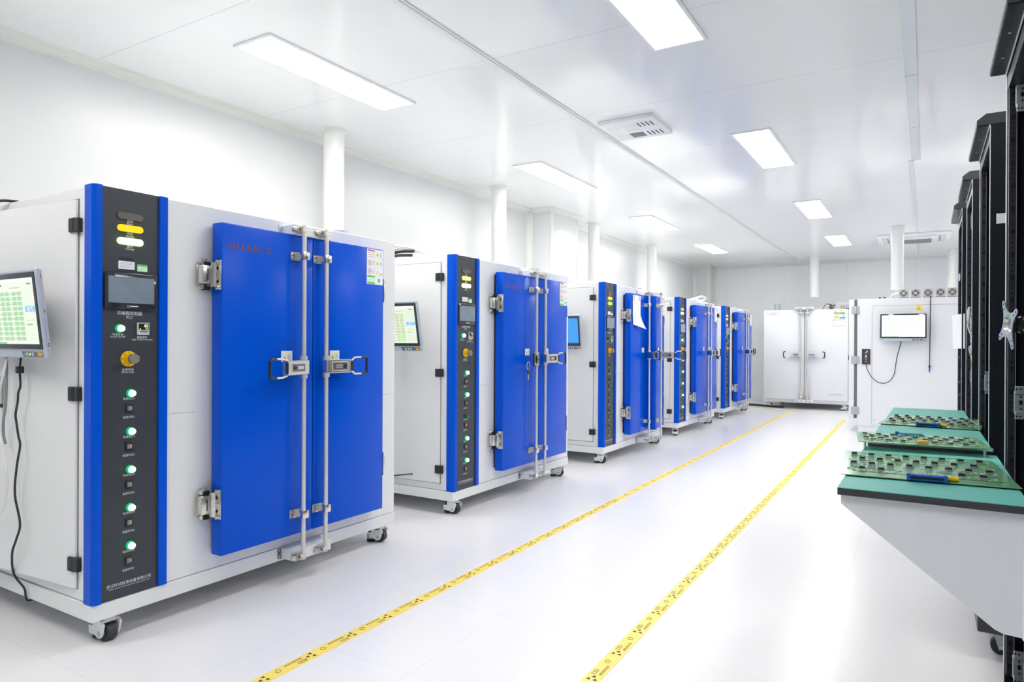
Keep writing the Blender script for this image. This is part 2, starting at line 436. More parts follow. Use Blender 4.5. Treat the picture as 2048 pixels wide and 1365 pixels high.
def latch(b, s):
    """compression latch with bail handle; origin on the bar axis, +y*s towards the bail"""
    def Y(a, c): return (min(s*a, s*c), max(s*a, s*c))
    b.cyl((0, 0, -.052), (0, 0, -.030), .017, STEEL, 18); b.cyl((0, 0, .030), (0, 0, .052), .017, STEEL, 18)
    b.box(-.012, .022, *Y(-.014, .150), -.034, .034, CHROME, .003)
    b.box(.0215, .0235, *Y(.018, .128), -.023, .023, STEEL, .001)
    b.box(.0232, .0245, *Y(.024, .122), -.018, .018, mat('latch_recess', (128, 130, 134), .3, .8), 0)
    b.box(.024, .0285, *Y(.040, .086), -.008, .008, CHROME, .002)
    b.cyl((.024, s*.104, 0), (.0275, s*.104, 0), .010, BLACK, 16)
    b.box(.014, .026, *Y(.150, .163), -.026, .026, BLACK, .003)
def bail(b, s, wide):
    z0 = .036 if wide else .024
    P = [(.012, .146, z0), (.012, .158, z0), (.014, .182, .042), (.014, .262, .042), (.014, .270, .034), (.014, .270, -.034), (.014, .262, -.042), (.014, .182, -.042), (.012, .158, -z0), (.012, .146, -z0)]
    b.tube([(p[0], s*p[1], p[2]) for p in P], .0052, STEEL, 10)
    G = [(.014, .228, .042), (.014, .262, .042), (.014, .270, .034), (.014, .270, -.034), (.014, .262, -.042), (.014, .228, -.042)]
    b.tube([(p[0], s*p[1], p[2]) for p in G], .0072, BLACK, 10)

def clamp(b):
    b.box(0, .004, -.045, .012, -.02, .02, CHROME, .001)
    b.box(.0, .048, -.006, .014, -.018, .018, STEEL, .003)
    b.box(.030, .062, -.017, .022, -.020, .020, CHROME, .006, 2)
    for z in (-.009, .009): b.cyl((.003, -.032, z), (.008, -.032, z), .005, CHROME, 10)

def safety_sheet(b):
    """the door's sheet of warning labels, 0.125 x 0.19"""
    b.box(0, .0012, 0, .126, -.19, 0, STK_W)
    e = .0016
    def q(y0, y1, z0, z1, m): b.poly([(e, y0, z0), (e, y1, z0), (e, y1, z1), (e, y0, z1)], m)
    q(.006, .060, -.012, -.004, STK_RED)
    for k in range(3): q(.008, .056, -.022-k*.010, -.019-k*.010, STK_BR)
    for j, z in enumerate((-.028, -.074)):
        b.poly([(e, .082, z-.016), (e, .094, z), (e, .082, z+.016), (e, .070, z)], STK_Y)
        b.poly([(e+.0003, .079, z-.005), (e+.0003, .085, z-.005), (e+.0003, .082, z+.006)], DARKPRINT)
        for k in range(4): q(.100, .118, z+.008-k*.006, z+.010-k*.006, GREYPRINT)
    b.poly([(e, .070, -.132), (e, .094, -.132), (e, .082, -.108)], STK_Y)
    q(.098, .120, -.134, -.128, STK_BR)
    for z in (-.074, -.120):
        P = 20
        for k in range(P):
            a, c = 2*PI*k/P, 2*PI*(k+1)/P
            b.poly([(e, .022+.015*math.cos(a), z+.015*math.sin(a)), (e, .022+.015*math.cos(c), z+.015*math.sin(c)), (e, .022+.012*math.cos(c), z+.012*math.sin(c)), (e, .022+.012*math.cos(a), z+.012*math.sin(a))], STK_RED)
        q(.019, .025, z-.006, z+.006, DARKPRINT)
        for k in range(4): q(.042, .058, z+.008-k*.006, z+.010-k*.006, GREYPRINT)
    q(.004, .061, -.152, -.142, STK_G); q(.004, .061, -.188, -.178, STK_G); q(.004, .061, -.178, -.152, STK_LG)
    P = 16
    b.poly([(e, .094+.011*math.cos(2*PI*k/P), -.166+.011*math.sin(2*PI*k/P)) for k in range(P)], STK_TEAL)
    q(.080, .108, -.168, -.164, STK_LG)
    for z in (-.048, -.096, -.142): q(.004, .122, z-.0006, z, GREYPRINT)
    q(.0635, .0642, -.186, -.004, GREYPRINT)

def caution(b):
    b.box(0, .0012, -.0325, .0325, -.025, .025, STK_W)
    e = .0016
    b.poly([(e, -.026, -.016), (e, -.002, -.016), (e, -.014, .006)], STK_Y)
    b.poly([(e+.0003, -.018, -.012), (e+.0003, -.010, -.012), (e+.0003, -.014, -.002)], DARKPRINT)
    b.poly([(e, -.014, .012), (e, .018, .012), (e, .018, .018), (e, -.014, .018)], STK_PY)
    for k in range(4): b.poly([(e, .004, -.014+k*.006), (e, .022, -.014+k*.006), (e, .022, -.012+k*.006), (e, .004, -.012+k*.006)], GREYPRINT)

def blue_oven(X, Y0, label, lamps, status, side_open=.4, door_open=0., handle_swing=(14, 0), caster_turn=.0):
    t = thing('industrial_oven', label, 'oven', (X, Y0, 0), group='blue-doored ovens along the left wall')
    def body(b):
        b.box(-1.34, 0, .006, W, .165, ZT-.003, WHITE, .003)
        # fine fold lines of the sheet metal
        b.box(-.002, .0006, .293, .42, .853, .8545, GREYPRINT); b.box(-.002, .0006, 1.56, W-.004, .853, .8545, GREYPRINT)
    part('body', 'o_body', body, t)
    part('base_frame', 'o_base', lambda b: b.box(-1.345, .004, 0, W+.003, ZB, .163, WHITE, .002), t)
    for i, (x, y, r) in enumerate(((-.062, .085, caster_turn), (-.062, W-.075, .25), (-1.27, .07, .6), (-1.27, W-.07, -.4))): caster(t, x, y, r)
    part('corner_post', 'o_post', lambda b: b.prism([(-.05, -.002, .164), (-.002, -.002, .164), (.014, .008, .164), (.014, .030, .164), (-.05, .030, .164)], (0, 0, ZT-.164), BLUE), t)
    part('trim_strip', 'o_trim', lambda b: b.box(0, .016, .252, .288, .164, ZT-.001, BLUE, .003), t)
    # control panel
    cp = part('control_panel', 'o_cp', lambda b: b.box(0, .006, .030, .252, .165, ZT-.002, CHAR), t)
    e = .006
    for z, m, nm in ((1.634, 0, 'off'), (1.587, 1, 'amber'), (1.537, 2, 'green')):
        st = status[m]
        part('status_lamp', 'pill'+st.name, lambda b: pill(b, 0, 0, st), cp, (e, .137, z))
    part('notice_sticker', 'o_ns', lambda b: (b.box(0, .0012, -.031, .031, -.019, .012, STK_W), b.box(0, .0010, -.027, .029, .012, .026, BLACK), b.box(0, .0008, -.027, .031, -.023, -.018, BLACK),
         [b.poly([(.0016, -.024, -.012+k*.006), (.0016, .024, -.012+k*.006), (.0016, .024, -.0105+k*.006), (.0016, -.024, -.0105+k*.006)], GREYPRINT) for k in range(4)]), cp, (e, .124, 1.448))
    part('notice_sticker', 'o_ns2', lambda b: (b.box(0, .0012, -.02, .02, -.014, .014, STK_LG), b.box(0, .0014, -.02, .02, .006, .014, STK_G)), cp, (e, .186, 1.439))
    def hmi(b):
        b.box(0, .012, -.1, .1, -.07, .07, GLASSK, .003, 2)
        b.poly([(.0124, -.088, -.046), (.0124, .09, -.046), (.0124, .09, .055), (.0124, -.088, .055)], HMI)
        for y0, y1, z0, z1 in ((-.016, -.008, -.0545, -.0535), (-.016, -.008, -.0625, -.0615), (-.016, -.015, -.0625, -.0535), (-.009, -.008, -.0625, -.0535), (-.006, .026, -.060, -.056)):
            b.poly([(.0125, y0, z0), (.0125, y1, z0), (.0125, y1, z1), (.0125, y0, z1)], PRINT)
    part('touch_screen', 'o_hmi', hmi, cp, (e, .138, 1.344))
    def lampfn(on):
        rim = LAMP_RIM if on == 1 else (LAMP_OFF if on == 0 else LAMP_DARK); face = LAMP_ON if on == 1 else (LAMP_OFF if on == 0 else LAMP_DARK)
        def f(b):
            b.cyl((0, 0, 0), (.012, 0, 0), .0165, rim, 24, .015)
            b.cyl((.012, 0, 0), (.021, 0, 0), .0125, face, 24, .0115)
        return f
    part('power_button', 'o_pb%d' % lamps[0], lampfn(lamps[0]), cp, (e, .097, 1.2))
    def ctl(b):
        b.box(0, .008, -.024, .024, -.024, .024, SHELL, .002)
        b.poly([(.0084, -.020, -.005), (.0084, .020, -.005), (.0084, .020, .021), (.0084, -.020, .021)], DARK)
        b.text('85', .0155, (.0088, .010, .011), FX, UP, DIG_W); b.text('85', .009, (.0088, .012, .000), FX, UP, DIG_Y)
        b.poly([(.0086, -.018, -.003), (.0086, -.010, -.003), (.0086, -.014, .002)], DIG_Y)
        b.poly([(.0084, -.016, -.014), (.0084, .018, -.014), (.0084, .018, -.008), (.0084, -.016, -.008)], CTRL)
    part('temperature_controller', 'o_ctl', ctl, cp, (e, .188, 1.2))
    def knob(b):
        b.cyl((0, 0, 0), (.006, 0, 0), .03, YELLOW, 28); b.cyl((.006, 0, 0), (.032, 0, 0), .021, YELLOW, 28, .019)
        b.cyl((.032, 0, 0), (.046, 0, 0), .020, GREY, 28, .0185)
        for k in range(8):
            a = 2*PI*k/8; b.box(.006, .0066, .025*math.cos(a)-.0018, .025*math.cos(a)+.0018, .025*math.sin(a)-.0018, .025*math.sin(a)+.0018, DARKPRINT)
        b.box(.024, .034, .016, .026, -.012, .012, YELLOW, .003)
    part('emergency_stop', 'o_knob', knob, cp, (e, .132, 1.083))
    def rock(b):
        b.box(0, .004, -.014, .014, -.0165, .0165, BLACK, .001); b.box(.004, .008, -.009, .009, -.009, .009, GREY, .001)
        b.poly([(.0084, -.006, -.001), (.0084, -.003, -.001), (.0084, -.003, .001), (.0084, -.006, .001)], STK_RED); b.poly([(.0084, .003, -.003), (.0084, .006, -.003), (.0084, .006, .003), (.0084, .003, .003)], PRINT)
    for k in range(5):
        z = .949-k*.1478
        part('indicator_lamp', 'o_il%d' % lamps[k+1], lampfn(lamps[k+1]), cp, (e, .1405, z))
        part('rocker_switch', 'o_rk', rock, cp, (e, .1355, z-.058))
    def ptxt(b):
        x = .0004
        for s, sz, u, z in (('报警', .012, .137, 1.615), ('Alarm', .010, .137, 1.606), ('待机', .012, .137, 1.567), ('Standby', .010, .137, 1.558), ('运行', .012, .137, 1.517), ('Running', .010, .137, 1.508),
                            ('可编程控制器', .0165, .137, 1.258), ('PLC', .0155, .137, 1.243), ('电源开关', .0105, .092, 1.176), ('Power On/Off', .0095, .092, 1.1675), ('超温保护', .0105, .187, 1.166), ('High Temp Protection', .0092, .187, 1.1575),
                            ('急停开关', .0115, .131, 1.040), ("Em'ev Stop", .0105, .131, 1.031), ('武汉环试检测设备有限公司', .0145, .139, .2165), ('Wuhan-Control Test Demonstration Equipment Co.,Ltd', .0069, .139, .205)):
            b.text(s, sz, (x, u, z), FX, UP, PRINT)
        for k in range(5):
            z = .949-k*.1478
            b.text('电源指示%d' % (k+1), .0105, (x, .136, z-.0215), FX, UP, PRINT); b.text('电源开关%d' % (k+1), .0105, (x, .135, z-.093), FX, UP, PRINT)
    part('printed_text', 'o_txt', ptxt, cp, (e, 0, 0))
    # gasket frame behind the doors
    part('door_gasket', 'o_gask', lambda b: b.box(0, .018, .497, 1.484, .248, 1.648, DARK, .006, 2), t)
    # doors: origin at the hinge edge
    def door(b, s):
        b.box(.018, .086, min(0, s*.505), max(0, s*.505), .234, 1.661, BLUE, .006, 2)
    dl = part('door', 'o_dl', lambda b: door(b, 1), t, (0, .484, 0))
    dr = part('door', 'o_dr', lambda b: door(b, -1), t, (0, 1.497, 0), (0, 0, door_open*PI/180))
    for d, s, ub in ((dl, 1, .409), (dr, -1, -.464)):
        for z in ((1.436, .456) if s == 1 else (1.436, .48)): part('hinge', 'o_h%d' % s, lambda b: hinge_parts(b, s), d, (0, 0, z))
        part('lock_bar', 'o_bar', lambda b: (b.cyl((0, 0, .122), (0, 0, 1.703), .0105, STEEL, 18), b.box(-.016, .012, -.02, .012, .128, .150, CHROME, .003), b.box(-.016, .012, -.02, .012, 1.672, 1.694, CHROME, .003)), d, (.132, ub, 0))
        for z in (1.558, .335): part('bar_clamp', 'o_cl', clamp, d, (.086, ub+.001, z))
        sw = handle_swing[0 if s == 1 else 1]*PI/180
        lh = part('latch_handle', 'o_lh%d' % s, lambda b: latch(b, -s), d, (.132, ub, 1.032), (0, 0, sw*s))
        part('bail', 'o_bl%d' % s, lambda b: bail(b, -s, s == 1), lh)
    part('caution_sticker', 'o_cs', caution, dl, (.0862, .346, 1.084)); part('caution_sticker', 'o_cs', caution, dr, (.0862, -.364, 1.084))
    part('door_lettering', 'o_dt', lambda b: b.text('HUAN-S', .045, (.0868, .141, 1.563), (0, 1.12, 0), UP, REDPRINT, 1.3), dl)
    part('safety_sticker', 'o_ss', safety_sheet, dr, (.0862, -.134, 1.655))
    # bar brackets
    def brk(b):
        b.box(0, .004, -.135, .14, -.027, .027, WHITE, .001); b.box(.003, .100, -.117, .117, -.025, .025, WHITE, .003)
        for y in (-.126, .129):
            for z in (-.015, .015): b.cyl((.004, y, z), (.008, y, z), .005, STEEL, 10)
    def keeper(b):
        b.cyl((0, -.035, 0), (.006, -.035, 0), .016, CHROME, 18); b.cyl((.006, -.035, 0), (.014, -.035, 0), .008, STEEL, 14)
        b.box(0, .012, -.045, .022, -.012, .012, CHROME, .003, 2); b.box(.010, .036, -.02, -.014, -.014, .014, STEEL, .002); b.box(.010, .030, .014, .022, -.012, .012, STEEL, .002)
    for z in (1.684, .136):
        k = part('bar_bracket', 'o_bk', brk, t, (0, .985, z))
        for y in (-.092, .048): part('keeper', 'o_kp', keeper, k, (.100, y, 0))
    # side service door, hinged near the front corner
    def sdoor(b):
        b.box(-1.08, 0, -.012, -.001, .212, 1.687, WHITE, .002)
        b.box(-1.08, -1.079, -.012, .02, .212, 1.687, WHITE)
    part('door_seam', 'o_seam', lambda b: b.box(-1.19, -.1015, .0045, .0065, .207, 1.692, GREY), t)
    sd = part('side_door', 'o_sd', sdoor, t, (-.1045, .006, 0), (0, 0, side_open*PI/180))
    for z in (1.59, .95, .304): part('side_hinge', 'o_sh', lambda b: (b.box(-.034, -.004, -.022, -.008, -.027, .027, BLACK, .003), b.box(.002, .026, -.020, 0, -.027, .027, BLACK, .003), b.cyl((0, -.014, -.027), (0, -.014, .027), .0075, BLACK, 14)), sd, (0, 0, z))
    part('door_latch', 'o_sl', lambda b: (b.box(-.02, .02, -.022, -.012, -.064, .064, GALV, .003), b.box(-.012, .012, -.030, -.020, -.05, .04, STEEL, .004, 2), b.box(-.012, .014, -.030, -.012, -.064, -.050, BLACK, .002)), sd, (-.485, 0, .942))
    # exhaust stub on the roof
    part('exhaust_stub', 'o_ex', lambda b: (b.cyl((0, 0, 0), (0, 0, .056), .045, GALV, 28), b.cyl((0, 0, 0), (0, 0, .008), .06, GALV, 28)), t, (-.22, 1.48, ZT-.003))
    return t

OVX = (-2.65, -2.67, -2.62, -2.64, -2.645); OVY = (1.358, 3.65, 5.985, 8.335, 10.62)
blue_oven(OVX[0], OVY[0], 'nearest and largest blue-doored industrial oven in the left row', (1, 1, 1, 1, 1, 1), (PILL_OFF, PILL_Y, PILL_G), side_open=4.6)
blue_oven(OVX[1], OVY[1], 'second blue-doored industrial oven from the front, with a key hanging from its handle', (1, 1, 1, 0, 1, 1), (PILL_OFF, PILL_YW, PILL_G), handle_swing=(22, 6))
blue_oven(OVX[2], OVY[2], 'blue-doored industrial oven with paper clipped to it and its right door ajar', (0, 0, 0, 0, 0, 0), (PILL_OFF, PILL_Y, PILL_GD), door_open=9, handle_swing=(40, 98))
blue_oven(OVX[3], OVY[3], 'fourth blue-doored industrial oven, with a white hose loop on its roof', (1, 1, 1, 1, 1, 1), (PILL_OFF, PILL_Y, PILL_G), handle_swing=(35, 10), caster_turn=1.9)
blue_oven(OVX[4], OVY[4], 'farthest blue-doored industrial oven, all its green lamps dark', (2, 2, 2, 2, 2, 2), (PILL_OFF, PILL_YW, PILL_YW), handle_swing=(35, 10), caster_turn=1.9)

# ------------------------------------------------------------------ monitors
MW, MH = .53, .335
def monitor(label, corner, tilt, kind, arm_len=.05, wd=MW, ht=MH):
    """corner = lower right corner of the front face"""
    t = thing('touch_monitor', label, 'monitor', corner, (tilt*PI/180, 0, 0), group='monitors hung on the oven sides')
    def bez(b):
        b.box(-wd, 0, 0, .016, 0, ht, BEZEL, .008, 3)
        b.box(-wd+.004, -.010, .014, .026, .006, ht-.008, SHELL, .002)
        for z in (.30, .172, .045):
            for d in (0, .008): b.cyl((-.011, .019, z*ht/MH+d), (-.0095, .019, z*ht/MH+d), .0024, DARK, 8)
    part('housing', 'm_h%s' % ht, bez, t)
    g = part('front_glass', 'm_g%s' % ht, lambda b: b.box(-wd+.012, -.012, -.0012, .004, .032, ht-.012, GLASSK, .006, 3), t)
    sx0, sx1, sz0, sz1 = -wd+.030, -.030, .054, ht-.034
    def Q(b, x0, x1, z0, z1, m, e=0.):
        X0, X1 = sx0+(sx1-sx0)*x0, sx0+(sx1-sx0)*x1; Z0, Z1 = sz0+(sz1-sz0)*z0, sz0+(sz1-sz0)*z1
        b.poly([(X0, -.0018-e, Z0), (X1, -.0018-e, Z0), (X1, -.0018-e, Z1), (X0, -.0018-e, Z1)], m)
    def screen(b):
        if kind == 'desk':
            Q(b, 0, 1, 0, 1, S_DESK); Q(b, 0, 1, 0, .05, S_DESKD, .0002)
            Q(b, .3, .62, .30, .72, S_DESKL, .0002)
            return
        if kind == 'table':
            Q(b, 0, 1, 0, 1, S_WH); Q(b, .40, .58, .89, .91, S_PG, .0002)
            for c in range(4):
                for k in range(15):
                    z = .80-k*.05
                    for d in (0, .085): Q(b, .06+c*.205+d, .06+c*.205+d+.06, z, z+.032, S_PG, .0002)
            Q(b, .86, .97, .5, .51, S_LN, .0002); Q(b, .0, .40, .0, .015, S_GR, .0002)
            return
        Q(b, 0, 1, 0, 1, S_BG); Q(b, 0, 1, .955, 1, S_HD, .0002); Q(b, .32, .48, .89, .925, S_TX, .0002); Q(b, .90, .97, .90, .92, S_TX, .0002); Q(b, .60, .78, .855, .87, S_LN, .0002)
        G = S_GR if kind == 'green' else S_GR2
        rnd = random.Random(3 if kind == 'green' else 5)
        for c in range(4):
            for k in range(10):
                z = .745-k*.0765
                pink = (kind != 'green' and k in (2, 6) and c == 3)
                for d in (0, .085):
                    x = .04+c*.20+d; m = S_PK if (pink or rnd.random() < .04) else G
                    Q(b, x, x+.072, z, z+.056, m, .0002)
                    for j in range(3): Q(b, x, x+.072, z+.011+j*.014, z+.014+j*.014, S_BG, .0004)
                Q(b, .04+c*.20-.028, .04+c*.20-.010, z+.018, z+.030, S_TX, .0002)
        for k in range(9): Q(b, .83, .985, .845-k*.032, .847-k*.032, S_LN, .0002)
        Q(b, .835, .995, .49, .575, S_BL, .0002); b.text('182℃', .020, (sx0+(sx1-sx0)*.915, -.0022, sz0+(sz1-sz0)*.532), (1, 0, 0), (0, 0, 1), S_HD)
        Q(b, .84, .93, .285, .312, G, .0002); Q(b, .84, .97, .36, .37, S_LN, .0002)
        for k in range(6): Q(b, .83, .985, .22-k*.03, .222-k*.03, S_LN, .0002)
        Q(b, 0, .46, .0, .03, S_GR, .0002)
    part('screen', None, screen, g)
    def strip(b):
        b.prism([(-.178, -.001, .026), (-.165, -.001, .005), (-.016, -.001, .005), (-.016, -.001, .026)], (0, .003, 0), CTRL)
        b.box(-.052, -.018, -.003, 0, .008, .023, ORANGE, .002)
        for x in (-.135, -.092): b.box(x-.006, x+.006, -.003, 0, .008, .023, SHELL, .002)
        b.cyl((-.112, -.003, .0155), (-.112, 0, .0155), .005, PILL_GD, 12); b.cyl((-.152, -.003, .0155), (-.152, 0, .0155), .002, PRINT, 8)
    part('button_strip', 'm_s', strip, t)
    part('wall_arm', None, lambda b: (b.box(-wd/2-.05, -wd/2+.05, .026, .034, ht/2-.05, ht/2+.05, BLACK, .003), b.box(-wd/2-.02, -wd/2+.02, .03, .03+arm_len, ht/2-.02, ht/2+.02, BLACK, .003)), t)
    return t
monitor('tilted monitor with green status tables at the left edge, on the nearest oven', (-2.7694, 1.258, 1.085), 6.4, 'green', .055)
monitor('monitor half hidden by the nearest oven, lime green tables, on the second oven', (-2.815, 3.51, 1.094), 10.5, 'lime', .115)
monitor('monitor with a plain blue desktop screen on the third oven', (-2.79, 5.88, 1.092), 8, 'desk', .07)
monitor('monitor with a white table screen on the side of the white oven at right', (.017, 9.99, 1.201), 0, 'table', .075, .54, .36)

# ------------------------------------------------------------------ cables and small things on the ovens
def cable(name, label, pts, r, m, cat='cable', seg=8, sm=4, group=None):
    o = part(name, None, lambda b: b.tube(pts, r, m, seg, sm)); return tag(o, label, cat, group)
o = thing('power_cable', 'thin black wavy cable hanging below the leftmost monitor', 'cable', (-3.06, 1.30, 0))
P = [(-3.051, 1.084), (-3.059, 1.046), (-3.059, 1.022), (-3.054, .973), (-3.071, .945), (-3.075, .911), (-3.093, .858), (-3.086, .827), (-3.069, .773), (-3.055, .736), (-3.081, .654), (-3.097, .541), (-3.053, .43), (-3.085, .36), (-3.118, .301), (-3.158, .206), (-3.13, .146)]
part('jacket', None, lambda b: b.tube([(p[0]+3.06, -.004 if p[1] > .25 else min(.046, (.25-p[1])*.42), p[1]) for p in P]+[(-.069, .049, .112), (-.068, .056, .092), (-.068, .085, .089), (-.068, .16, .092)], .0042, HOSEK, 8, 5), o)
part('ferrite', None, lambda b: b.box(-.012, .012, -.016, .008, 1.022, 1.050, BLACK, .004, 2), o)
cable('cable', 'grey cable hanging at the left edge below the leftmost monitor', [(-3.157, 1.29, 1.09), (-3.156, 1.29, .994), (-3.151, 1.285, .894), (-3.168, 1.285, .833), (-3.18, 1.29, .771), (-3.167, 1.292, .735)], .0055, HOSEG)
cable('cable', 'upper white cord crossing at the left edge below the leftmost monitor', [(-3.13, 1.28, 1.08), (-3.15, 1.27, .98), (-3.18, 1.255, .88), (-3.21, 1.255, .76), (-3.23, 1.26, .66)], .004, HOSEW)
cable('cable', 'long white cord drooping down the side of the nearest oven', [(-3.22, 1.28, 1.08), (-3.21, 1.27, .95), (-3.17, 1.27, .80), (-3.13, 1.275, .68), (-3.12, 1.28, .57), (-3.17, 1.285, .47), (-3.24, 1.29, .44)], .004, HOSEW)
cable('cable', 'dark cable bent over the top rear corner of the nearest oven', [(-3.30, 1.40, 1.741), (-3.32, 1.345, 1.741), (-3.36, 1.335, 1.735), (-3.39, 1.332, 1.71), (-3.395, 1.332, 1.60), (-3.395, 1.332, 1.42)], .006, HOSEK)
cable('cable', 'black cable running down the lower side of the second oven', [(-3.0, 3.642, .252), (-3.1, 3.6415, .235), (-3.2, 3.6415, .215), (-3.35, 3.6415, .17), (-3.5, 3.63, .03), (-3.6, 3.6, .005)], .004, HOSEK)
rn = random.Random(11)
def hoses(x, y, z, label, n):
    t = thing('hose_bundle', label, 'hoses', (x, y, z))
    for k in range(n):
        a = -.02-.035*k
        part('hose', None, lambda b: b.tube([(-.45, a-.05, .02+.012*k), (-.33, a-.02, .075+.012*k), (-.2, a, .065+.01*k), (-.05, a+.03, .035+.004*k), (.12, a+.05, .011), (.2, a+.08, .011)], .010, HOSEW, 10, 5), t)
    for k in range(2):
        part('sleeve', None, lambda b: b.tube([(-.36+k*.02, -.10-.02*k, .04-.025*k+.012), (-.26, -.10-.02*k, .048-.03*k+.012), (-.16, -.09-.02*k, .046-.03*k+.010)], .011, HOSEK, 10, 4), t)
    def conn(b):
        for k in range(9):
            px, py, pz = rn.uniform(-.46, -.36), rn.uniform(-.14, -.02), rn.uniform(.012, .085)
            b.box(px, px+.022, py, py+.016, pz, pz+.012, CHROME if k % 2 else BLACK, .002)
    part('connectors', None, conn, t)
    part('tray', None, lambda b: b.box(-.47, -.34, -.15, -.01, 0, .01, GALV, .002), t)
hoses(-2.92, 3.83, ZT, 'white hoses and black connectors on the roof of the second oven', 3)
hoses(-2.92, 6.17, ZT, 'tangle of white hoses and connectors on the roof of the third oven', 3)
cable('hose', 'white hose looped on the roof of the fourth oven', [(-2.76, 9.2, ZT+.014), (-2.72, 9.38, ZT+.05), (-2.70, 9.58, ZT+.082), (-2.70, 9.78, ZT+.07), (-2.74, 9.80, ZT+.04), (-2.76, 9.62, ZT+.03), (-2.74, 9.45, ZT+.05), (-2.78, 9.35, ZT+.03), (-2.85, 9.4, ZT+.014), (-2.95, 9.5, ZT+.014)], .014, HOSEW, 'hose', 10, 6)
# key on the second oven
k = thing('key', 'small key hanging from the left door handle of the second oven', 'key', (-2.49, 4.335, .90))
part('ring', None, lambda b: b.tube([(.0, .022*math.cos(a), .085+.030*math.sin(a)) for a in (2*PI*j/16 for j in range(17))], .0015, STEEL, 6), k)
part('fob', None, lambda b: b.box(-.004, .004, -.012, .012, .020, .056, BLACK, .003), k)
part('blade', None, lambda b: b.box(-.0015, .0015, -.005, .005, -.016, .022, STEEL, .001), k)
# paper on the third oven
pp = thing('paper_sheet', 'white paper sheet clipped to the left door of the third oven', 'paper', (OVX[2]+.092, OVY[2]+.52, 1.44))
def sheet(b):
    n = 8; rows = []
    for k in range(n+1):
        f = k/n; z = .205-.30*f; cx = .0 if f < .62 else (f-.62)**1.5*.16
        sl = 0 if f < .6 else (f-.6)*.12
        rows.append([b.bm.verts.new((cx*j/4*1.6+.001, .0+.215*j/4+sl*.25, z-.10*(j/4)*(1 if f > .55 else 0)*(f-.55))) for j in range(5)])
    i = b.mi(PAPER)
    for a in range(n):
        for j in range(4): f = b.bm.faces.new([rows[a][j], rows[a+1][j], rows[a+1][j+1], rows[a][j+1]]); f.material_index = i
part('sheet', None, sheet, pp)
for y in (.035, .18): part('clip', 'clip', lambda b: b.box(0, .005, -.005, .005, -.035, .035, DARKPRINT, .001), pp, (-.003, y, .185))

